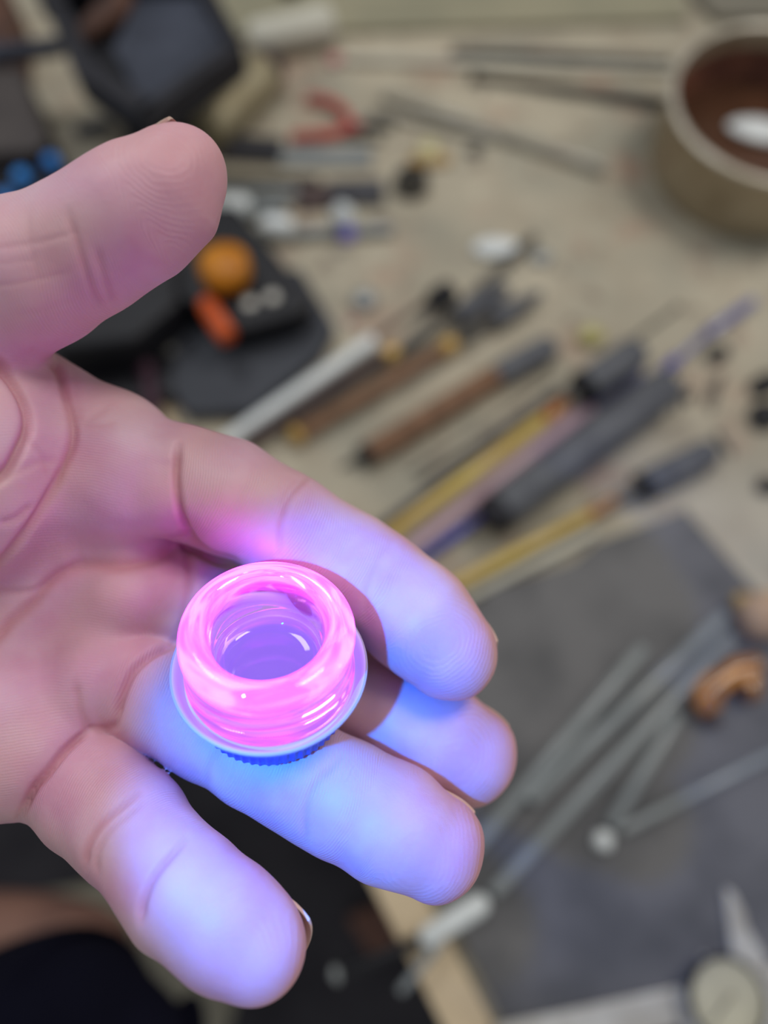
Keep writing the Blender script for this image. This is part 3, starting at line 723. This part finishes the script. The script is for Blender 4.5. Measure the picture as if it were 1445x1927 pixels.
# ------------------------------------------------------------------ rods and tools in the middle of the bench
rod('ceramic_rod', (420, 834), (704, 640), 30, M['white'], 'white ceramic rod beside the black torch base', 'rod', e=0.2)
tool('marver_tool', 'dark brown handled tool with brass ferrule and black block head, nearest the white rod', 'tool',
     [('handle', (462, 836), (724, 672), 28, 'dark_wood', 0.3), ('ferrule', (720, 676), (750, 656), 32, 'brass', 0.7), ('shank', (750, 661), (822, 584), 15, 'dull_steel', 0.1), ('head', (812, 572), (850, 545), 46, 'black', 0.3)])
tool('graphite_reamer', 'thin steel shank reamer with grey graphite head between two handled tools', 'tool',
     [('shank', (745, 676), (866, 594), 12, 'dull_steel', 0.1), ('head', (860, 598), (952, 542), 40, 'graphite', 0.35, 30)])
tool('brass_capped_tool', 'brown handled tool with a brass ball at each end and graphite tip', 'tool',
     [('end_ball', (543, 829), (572, 808), 42, 'brass', 1.0), ('handle', (568, 814), (832, 660), 28, 'wood', 0.2), ('ferrule', (826, 662), (860, 641), 36, 'brass', 0.8), ('shank', (856, 644), (932, 598), 22, 'dull_steel', 0.1), ('tip', (926, 604), (1018, 552), 44, 'graphite', 0.5, 16)])
tool('needle_pick', 'long thin grey steel pick pointing to the white glass scrap', 'pick', [('shaft', (842, 600), (1006, 446), 15, 'dull_steel', 0.4, 20)])
rod('steel_wire', (700, 640), (812, 560), 9, M['dull_steel'], 'short grey wire beside the black tool head', 'wire')
tool('wooden_graphite_rod', 'brown wooden handle with black cap and thick graphite rod', 'tool',
     [('end_cap', (678, 862), (702, 848), 46, 'black', 0.4), ('handle', (694, 853), (932, 708), 46, 'wood', 0.1), ('graphite_rod', (926, 712), (1044, 648), 50, 'graphite', 0.7)])
for i, (a, b, w) in enumerate((((788, 905), (1052, 738), 8), ((772, 888), (1040, 715), 7), ((640, 880), (905, 745), 8))):
    rod('steel_wire', a, b, w, M['dull_steel'], ('thin grey wire lying closest to the yellow pencil tool', 'middle thin grey wire between the wooden handle and the yellow rod', 'thin grey wire just under the brown wooden handle')[i], 'wire')
rod('grey_rod', (600, 800), (815, 690), 12, M['greyglass'], 'thin grey rod between the brass capped tool and the wooden handle', 'rod')
rod('black_rod', (700, 1010), (1052, 742), 24, M['pencil_dark'], 'long black rod alongside the yellow stick tool', 'rod', e=0.2)
tool('yellow_handled_graphite', 'yellow stick with orange end and short fat graphite head', 'tool',
     [('stick', (715, 1020), (1022, 790), 27, 'yellow', 0.2), ('orange_end', (1018, 793), (1064, 757), 27, 'orange_stick', 0.1), ('shank', (1060, 760), (1098, 730), 20, 'dull_steel', 0.1), ('collar', (1086, 738), (1108, 724), 66, 'black', 0.4), ('head', (1100, 730), (1204, 658), 68, 'graphite', 0.5)] if 'orange_stick' in M else
     [('stick', (715, 1020), (1022, 790), 27, 'yellow', 0.2), ('orange_end', (1018, 793), (1064, 757), 27, 'amber', 0.1), ('shank', (1060, 760), (1098, 730), 20, 'dull_steel', 0.1), ('collar', (1086, 738), (1108, 724), 66, 'black', 0.4), ('head', (1100, 730), (1204, 658), 64, 'graphite', 0.5)], lift=0.008)
tool('pink_glass_rod', 'pale pink glass rod fading to violet beside the thick graphite rod', 'glass rod',
     [('rod', (745, 1052), (1110, 765), 28, 'pink', 0.2), ('violet_end', (1108, 766), (1204, 700), 24, 'violet', 0.3)] if 'violet' in M else
     [('rod', (745, 1052), (1110, 765), 28, 'pink', 0.2), ('violet_end', (1108, 766), (1204, 700), 24, 'paleblue', 0.3)])
tool('blue_glass_rod', 'long cobalt blue glass rod running under the thick graphite rod to a pale tip', 'glass rod',
     [('rod', (775, 1064), (925, 958), 20, 'blue', 0.2), ('middle', (920, 960), (1262, 684), 12, 'blue', 0.1), ('knot', (1256, 690), (1276, 674), 22, 'blue', 0.9), ('thin_length', (1270, 680), (1330, 628), 13, 'paleblue', 0.1), ('bead', (1324, 634), (1340, 620), 22, 'blue', 0.9), ('pale_tip', (1334, 626), (1418, 566), 20, 'paleblue', 0.4)])
tool('thick_graphite_rod', 'thickest dark grey graphite rod, lying alone from centre to right', 'rod',
     [('dark_end', (918, 976), (946, 958), 76, 'dark_graphite', 0.25), ('rod', (938, 962), (1262, 722), 76, 'graphite', 0.4)], lift=0.006)
tool('thin_handled_graphite', 'slender yellow stick with dark shank and small graphite head above the slab', 'tool',
     [('stick', (835, 1112), (1110, 968), 26, 'yellow', 0.2, 22), ('scorched_end', (1106, 970), (1158, 940), 22, 'amber', 0.1), ('shank', (1154, 942), (1208, 914), 22, 'dull_steel', 0.1), ('collar', (1200, 920), (1216, 911), 58, 'black', 0.4), ('head', (1210, 914), (1346, 846), 56, 'graphite', 0.7)])
rod('pale_glass_rod', (872, 1128), (1118, 1002), 20, M['paper'], 'pale thin rod just above the chipped edge of the slab', 'rod')
rod('long_steel_wire', (1048, 742), (1280, 575), 7, M['dull_steel'], 'faint thin wire behind the short fat graphite head', 'wire')
# small dark chips on the right
for i, (x, y, w, el, an, lb) in enumerate(((1350, 667, 32, 1.7, 30, 'small black chip beside the blue glass rod tip'), (1442, 722, 44, 1.7, 25, 'upper of two black chips at the right frame edge'), (1442, 782, 58, 1.2, 20, 'lower larger black chip at the right frame edge'), (1444, 914, 32, 1.4, 20, 'small black chip at the right edge above the slab'), (1296, 748, 16, 1.8, 60, 'tiny dark flake at the end of the thick graphite rod'))):
    blob('graphite_chip', x, y, w, 0.5, M['black'], lb, 'chip', 0.0, el, an, i)
for i, (a, b, w, lb) in enumerate((((1337, 772), (1358, 706), 9, 'short dark needle below the small black chip'), ((1326, 760), (1342, 716), 6, 'fainter short needle left of the dark needle'), ((1348, 812), (1378, 856), 10, 'short grey needle beside the small graphite head'), ((1272, 776), (1292, 716), 6, 'thin short needle below the thick rod end'))):
    rod('wire_offcut', a, b, w, M['dull_steel'], lb, 'wire')
blob('glass_bead', 1112, 632, 42, 0.7, mat('pale_yellow_glass', (196, 190, 130), 0.2, 0, (176, 166, 104), 90, coat=0.4), 'pale yellow glass bead above the fat graphite head', 'glass bead', 0, 1.2, 10, 3)
blob('glass_scrap', 930, 466, 44, 0.5, M['white'], 'long white glass scrap beyond the steel pick tip', 'glass', 0, 1.9, 5, 4)
blob('glass_scrap', 1018, 484, 34, 0.4, M['greyglass'], 'greyish glass scrap right of the steel pick tip', 'glass', 0, 1.2, 20, 5)
blob('glass_scrap', 686, 562, 44, 0.5, M['greyglass'], 'grey clear glass scrap right of the torch base', 'glass', 0, 1.1, 20, 6)
blob('glass_chip', 660, 606, 18, 0.5, mat('rose_glass', (178, 120, 128), 0.3), 'tiny rose glass chip near the white rod end', 'glass', 0, 1, 0, 7)
blob('glass_chip', 630, 112, 30, 0.5, mat('rose_glass_far', (206, 140, 140), 0.3), 'pink glass chip beside the white paper roll', 'glass', 0, 1, 0, 8)
blob('yellow_glass_bead', 806, 284, 46, 0.6, mat('cream_glass', (206, 200, 158), 0.2, 0, (190, 176, 120), 60, coat=0.4), 'cream and amber glass lump above the black ring', 'glass bead', 0, 1.0, 0, 9)
blob('amber_chip', 808, 302, 34, 0.4, mat('amber_chip', (184, 150, 96), 0.3), 'amber glass chip just below the cream lump', 'glass', 0, 2.6, 0, 10)
blob('grey_pebble', 893, 282, 26, 0.5, M['dull_steel'], 'small dark grey pebble right of the cream glass lump', 'glass', 0, 1.2, 0, 11)
# black ring
rc = T(773, 352, 0.0); rr = wpx(773, 352, 64)/2
tag(link('black_ring', disc(rc, [(0, rr), (.004, rr*1.02), (.010, rr*0.96), (.010, rr*0.60), (.004, rr*0.56), (.0, rr*0.55)], 32, True), M['black'], None, 40), 'small black ring washer standing alone in the upper middle', 'ring')
# pliers
pl = thing('pliers', T(665, 240, 0), 'small pliers with two curved red handles, upper middle', 'pliers')
for pts in ([(578, 184), (615, 190), (642, 206), (658, 228), (668, 242)], [(548, 258), (600, 256), (636, 250), (660, 240), (676, 234)]):
    r = wpx(600, 220, 20)/2
    link('handle', tube(spline([T(x, y, r) for x, y in pts], 6), r, 12), M['red'], pl, 60)
link('jaw', strip(T(664, 236, 0), T(742, 244, 0), wpx(700, 240, 22), 0.001, 0.006, 0.0006, wpx(700, 240, 8)), M['dull_steel'], pl)
link('pivot', disc(T(672, 238, 0.0), [(0, .0045), (.0085, .0042), (.009, 0)], 20), M['steel'], pl, 40)
tag(rod('paper_roll', (470, 78), (628, 42), 62, M['paper'], None, None, e=0.35), 'white rolled paper tube at the top beside the black box', 'roll')
# upper right rods
rod('straight_dark_rod', (850, 92), (1262, 116), 15, M['dull_steel'], 'thin grey steel rod, upper of two beside the saucepan', 'rod')
rod('pale_strip_rod', (650, 112), (1262, 132), 15, M['paper'], 'long pale rod between the two dark rods by the saucepan', 'rod')
tool('dark_tapered_pick', 'dark pick thickening toward the saucepan, lower of two dark rods', 'pick', [('tip_ball', (884, 145), (904, 146), 18, 'black', 0.9), ('shaft', (900, 146), (1252, 194), 9, 'black', 0.3, 19)])
rod('long_glass_tube', (720, 176), (1140, 318), 22, M['clear'], 'long clear glass tube lying diagonally below the dark pick', 'glass tube')
rod('long_glass_tube', (700, 210), (930, 262), 14, M['clear'], 'shorter clear glass tube left of the long diagonal tube', 'glass tube')
# far board and steel plate
tag(link('back_board', prism([T(430, 78), T(640, 66), T(1290, 46), T(1240, -140), T(380, -140)], 0.0, 0.006, 0.001), mat('olive_board', (158, 152, 128), 0.6, 0, (146, 142, 120), 12)), 'flat olive beige board along the top of the picture', 'board')
tag(link('grey_tile', prism([T(1296, 2), T(1345, 46), T(1560, 46), T(1560, -120), T(1290, -120)], 0.0, 0.008, 0.001), mat('grey_tile', (134, 128, 114), 0.6, 0, (120, 116, 104), 20)), 'grey brown tile behind the saucepan', 'tile')
tag(link('bottle_stopper', disc(T(548, -6), [(0, .011), (.012, .010), (.012, 0)], 24), M['black'], None, 40), 'small dark stopper at the top frame edge beyond the paper roll', 'stopper')

# ------------------------------------------------------------------ saucepan
hz = 0.062
rimc = T(1466, 190, hz); R = 0.080; pc = Vector((rimc.x, rimc.y, 0))
pan = thing('saucepan', pc, 'round metal saucepan with rusty inside at the upper right', 'saucepan')
link('body', disc(pc+Vector((0, 0, .0002)), [(0, R*0.90), (.002, R*0.96), (.008, R*0.985), (hz-.004, R*0.99), (hz-.001, R*1.0), (hz-.001, R*0.972), (.010, R*0.955), (.004, R*0.90), (.003, 0)], 96),
     mat('stained_pan_metal', (186, 172, 146), 0.42, 0.35, (150, 134, 108), 20, bump=0.1), pan, 40)
link('rim', disc(pc+Vector((0, 0, hz-.002)), [(0, R*0.99), (.0005, R*1.03), (.002, R*1.045), (.0035, R*1.03), (.004, R*0.99), (.0025, R*0.965), (0, R*0.97)], 96, True), mat('worn_rim', (204, 198, 184), 0.4, 0.4, (176, 168, 152), 40), pan, 60)
link('rust_lining', disc(pc, [(.0045, 0), (.0045, R*0.89), (.0105, R*0.945), (.046, R*0.962), (.046, R*0.955), (.012, R*0.935), (.006, R*0.88), (.0055, 0)], 96),
     mat('rust_lining', (142, 92, 70), 0.6, 0, (92, 56, 46), 30, bump=0.3), pan, 40)
wt = link('water', disc(pc, [(.0150, 0), (.0150, R*0.93), (.0156, R*0.93), (.0156, 0)], 64), mat('rusty_water', (112, 76, 56), 0.05, 0, (92, 62, 46), 14, trans=0.35), pan, 40)
for a in (0.35,):
    hd = Vector((math.cos(a), math.sin(a), 0)); A = pc+hd*R*0.98+Vector((0, 0, hz-.012))
    link('handle', strip(A, A+hd*0.15, 0.018, hz-.015, hz-.010, 0.0015), M['black'], pan)

blob('water_glint', 1432, 246, 62, 0.35, M['white'], 'white blob shaped as the glint on the saucepan water', 'glass', 0.0158, 1.9, -12, 20)  # white solid stands in for the bright reflection on the water
# ------------------------------------------------------------------ black box, left
bz = 0.105; z0 = 0.082
outl = [T(x, y, bz) for x, y in ((268, 222), (458, 82), (392, -40), (60, -40), (84, 12), (136, 132))]
cen = sum(outl, Vector())/6
bx = thing('black_box', Vector((cen.x, cen.y, 0)), 'open black metal box with rusty contents at the upper left', 'box')
for k in range(6):
    a, b = outl[k], outl[(k+1) % 6]; d = (b-a).normalized(); n_ = Vector((-d.y, d.x, 0)); n_ = n_ if n_.dot(cen-a) > 0 else -n_
    tw = 0.010 if k in (0, 1, 2) else 0.016
    link('side_panel', prism([a, b, b+n_*tw-d*0.002, a+n_*tw+d*0.002], z0, bz, 0.001), M['dark_graphite'], bx)
link('floor_panel', prism([cen+(p-cen)*0.97 for p in outl], z0-0.004, z0+0.004, 0.001), M['black'], bx)
tag(link('lid_plate', prism([T(x, y, bz-.006) for x, y in ((272, 206), (438, 84), (378, -30), (268, -30), (212, 92))], bz-0.012, bz-0.006, 0.001), M['slate']), None, None)
bpy.data.objects['lid_plate'].parent = bx; bpy.data.objects['lid_plate'].matrix_parent_inverse = bx.matrix_basis.inverted()
bpy.data.objects['lid_plate']['label'] = 'flat blue grey plate set in the box top'
link('rusty_lump', tube([T(150, 70, z0+.010), T(190, 40, z0+.012), T(235, 5, z0+.012), T(262, -30, z0+.010)], [0.006, 0.010, 0.011, 0.008], 12), M['rust'], bx, 60)
pq = T(250, 60, z0)
link('post', prism([pq+Vector((a*.014, b*.014, 0)) for a, b in ((-1, -1), (1, -1), (1, 1), (-1, 1))], 0.006, z0-.004, 0.001), M['black'], bx)
link('foot', prism([pq+Vector((a*.03, b*.03, 0)) for a, b in ((-1, -1), (1, -1), (1, 1), (-1, 1))], 0.0, 0.006, 0.001), M['black'], bx)
tool('brass_cylinder', 'dull brass cylinder leaning beside the black box', 'cylinder', [('barrel', (392, 250), (498, 136), 74, 'dull_brass', 0.1), ('end_cap', (494, 140), (514, 118), 62, 'dark_wood', 0.2)], 0.0)
# grey block, bar and post at the far left
tag(link('grey_block', prism([T(-90, 130, .05), T(40, 122, .05), T(88, 262, .05), T(60, 282, .05), T(-90, 290, .05)], 0.0, 0.05, 0.003), mat('brown_grey_block', (80, 74, 72), 0.6, 0, (66, 60, 60), 20)), 'brownish grey block at the left frame edge above the blue knobs', 'block')
tag(link('steel_bar', strip(T(-120, 128, .05), T(122, 98, .05), wpx(60, 110, 26, .05), .0502, .060, 0.001), M['slate']), 'dark steel bar laid across the grey block', 'bar')
rod('small_steel_bar', (142, 250), (208, 232), 20, M['slate'], 'short dark bar lying between the box and the blue knobs', 'bar')
tag(link('dark_corner_block', prism([T(-60, -30, .04), T(14, -30, .04), T(24, 60, .04), T(16, 94, .04), T(-60, 96, .04)], 0, .04, .002), M['rust']), 'rusty brown block in the top left corner', 'block')
# valve block with blue knobs
vz = 0.035
vb = thing('gas_valve', T(60, 400, 0), 'dark valve block with small blue knobs behind the thumb', 'valve')
link('block', prism([T(-80, 290, vz), T(80, 268, vz), T(140, 318, vz), T(180, 302, vz), T(190, 345, vz), T(120, 440, vz), T(-80, 480, vz)], 0.0, vz, 0.003), M['black'], vb)
for x, y in ((50, 346), (105, 319), (20, 386)):
    k = T(x, y, vz+.010); kr = wpx(x, y, 30, vz)/2
    tag(link('knob', disc(T(x, y, vz), [(0, kr*.8), (.002, kr), (.009, kr), (.011, kr*.85), (.012, 0)], 24), M['knob_blue'], vb, 50), None, None)
# ------------------------------------------------------------------ bench burner on its base
bb = thing('bench_burner', T(470, 640, 0), 'black bench burner on a flat base with gold and orange knobs', 'burner')
link('base_plate', prism([T(300, 640, .014), T(330, 545, .014), T(420, 505, .014), T(565, 505, .014), T(630, 612, .014), T(606, 660, .014), T(470, 772, .014), T(350, 778, .014), T(322, 735, .014)], 0, .014, 0.002), M['pad'], bb)
hz_ = .040
link('bracket', prism([T(330, 470, hz_), T(380, 385, hz_), T(445, 385, hz_), T(588, 560, hz_), T(566, 588, hz_), T(450, 622, hz_), T(395, 580, hz_), T(330, 560, hz_)], .0142, hz_, 0.003), M['black'], bb)
kr = wpx(430, 505, 98, .06)/2; kb = T(430, 526, hz_)
link('gold_knob', disc(kb, [(0, kr*.55), (.004, kr*.60), (.006, kr*.95), (.010, kr), (.018, kr*.98), (.0215, kr*.8), (.023, kr*.4), (.0235, 0)], 40), M['gold'], bb, 50)
r = wpx(410, 605, 38, .045)/2
link('orange_lever', tube([T(386, 568, hz_+.004), T(398, 588, hz_+.004), T(413, 612, hz_+.003), T(430, 636, hz_+.002)], [r*.8, r, r*1.05, r*.95], 14), M['orange'], bb, 60)
for x, y, m_, w in ((470, 571, 'steel', 26), (513, 560, 'steel', 26), (492, 614, 'dull_steel', 22), (320, 660, 'dull_steel', 24)):
    z = hz_ if (y < 590) else .014
    link('screw', disc(T(x, y, z), [(0, wpx(x, y, w, z)/2), (.002, wpx(x, y, w, z)/2*.9), (.003, 0)], 20), M[m_], bb, 40)
for i, pts in enumerate(([(290, 560), (262, 620), (275, 690), (292, 800)], [(330, 540), (250, 560), (190, 600), (120, 640)])):
    link('gas_hose', tube(spline([T(x, y, .016+.006*i) for x, y in pts], 8), .006, 12), M['maroon' if i == 0 else 'black'], bb, 60)
link('body', prism([T(100, 520, .05), T(330, 470, .05), T(335, 570, .05), T(250, 640, .05), T(90, 660, .05)], .0142, .05, .004), M['black'], bb)
link('rear_plate', prism([T(60, 500, .0142), T(340, 500, .0142), T(330, 740, .0142), T(200, 760, .0142), T(60, 700, .0142)], 0.0, .0141, .002), M['black'], bb)
# tubes and bars right of the thumb
for i, (a, b, w, m_, lb, nm_, ct) in enumerate((
    ((400, 384), (472, 392), 46, 'white', 'bright clear glass tube end just right of the thumb', 'glass_stub', 'glass'),
    ((490, 424), (552, 430), 42, 'white', 'second glass stub, lower right of the bright one', 'glass_stub', 'glass'),
    ((470, 398), (540, 396), 26, 'greyglass', 'greyish glass stub between the two bright stubs', 'glass_stub', 'glass'),
    ((400, 362), (560, 366), 24, 'greyglass', 'pale glass tube above the glass stubs', 'glass_tube', 'glass tube'),
    ((410, 336), (600, 338), 14, 'dull_steel', 'thin steel rod above the pale glass tube', 'steel_rod', 'rod'),
    ((540, 440), (740, 432), 22, 'greyglass', 'grey glass tube passing under the lilac bead', 'glass_tube', 'glass tube'),
    ((560, 252), (720, 262), 12, 'dull_steel', 'thin rod just below the red pliers', 'steel_rod', 'rod'))):
    rod(nm_, a, b, w, M[m_], lb, ct, e=0.6)
tag(link('flat_bar', strip(T(420, 284, 0), T(532, 292, 0), wpx(480, 290, 52), 0, .008, .001), M['dark_bar']), 'dark flat steel bar between the thumb tip and the pliers', 'bar')
tag(link('flat_bar', strip(T(520, 300, 0), T(700, 300, 0), wpx(600, 300, 40), 0, .004, .001), M['greyglass']), 'pale grey flat bar below the red pliers', 'bar')
tag(link('flat_bar', strip(T(622, 372, 0), T(722, 368, 0), wpx(670, 370, 50), 0, .008, .001), M['dark_bar']), 'dark blue grey flat bar above the lilac bead', 'bar')
tag(link('flat_bar', strip(T(560, 378, 0), T(624, 374, 0), wpx(600, 375, 56), 0, .006, .001), M['dark_wood']), 'dark brown bar left of the blue grey bar', 'bar')
tool('lilac_bead', 'white glass lump with a lilac bead on its lower side', 'glass bead', [('white_glass', (622, 412), (668, 400), 52, 'white', 1.0), ('lilac_glass', (650, 432), (658, 452), 34, 'lilac', 1.0)], base=0.004)

# ------------------------------------------------------------------ the sitter's lap (below the bench edge)
navy = mat('navy_cloth', (20, 20, 36), 0.9, 0, (14, 14, 27), 14, bump=0.4, bscale=900, spec=0.1)
def flesh(name, pts, m, res=24):
    return link(name, tube(spline([p for p, _ in pts], 8), [pts[min(i//8, len(pts)-2)][1]*(1-(i % 8)/8)+pts[min(i//8+1, len(pts)-1)][1]*((i % 8)/8) for i in range((len(pts)-1)*8+1)], res), m, person, 80)
ld = 0.46
tr = flesh('trousers', [(H(-900, 2700, ld*1.3), .10), (H(-300, 2250, ld*1.15), .092), (H(60, 2040, ld*1.03), .086), (H(150, 2010, ld), .075), (H(235, 1995, ld), .060), (H(300, 1985, ld*1.01), .035), (H(330, 1990, ld*1.02), .008)], navy)
tag(tr, 'dark navy trousers over the knee', None)
lg = flesh('other_leg', [(H(-500, 1900, .66), .06), (H(-150, 1790, .66), .045), (H(80, 1780, .66), .042), (H(180, 1796, .66), .036), (H(222, 1806, .66), .025), (H(246, 1812, .66), .006)], M['leg_skin'] if 'leg_skin' in M else mat('leg_skin', (150, 112, 98), 0.6, 0, (120, 88, 80), 20))
tag(lg, 'bare brown knee beyond the trousers', None)
sl = link('sleeve', tube([Vector(tuple((fars*np.array([1, 1, 1]))/1000 @ R3.T+base)) + (RM @ Vector((dx, dy, dz_))) for dx, dy, dz_ in ((.012, .006, 0), (-.10, -.06, -.02), (-.22, -.15, -.05))], [.030, .042, .055], 32), navy, person, 60)
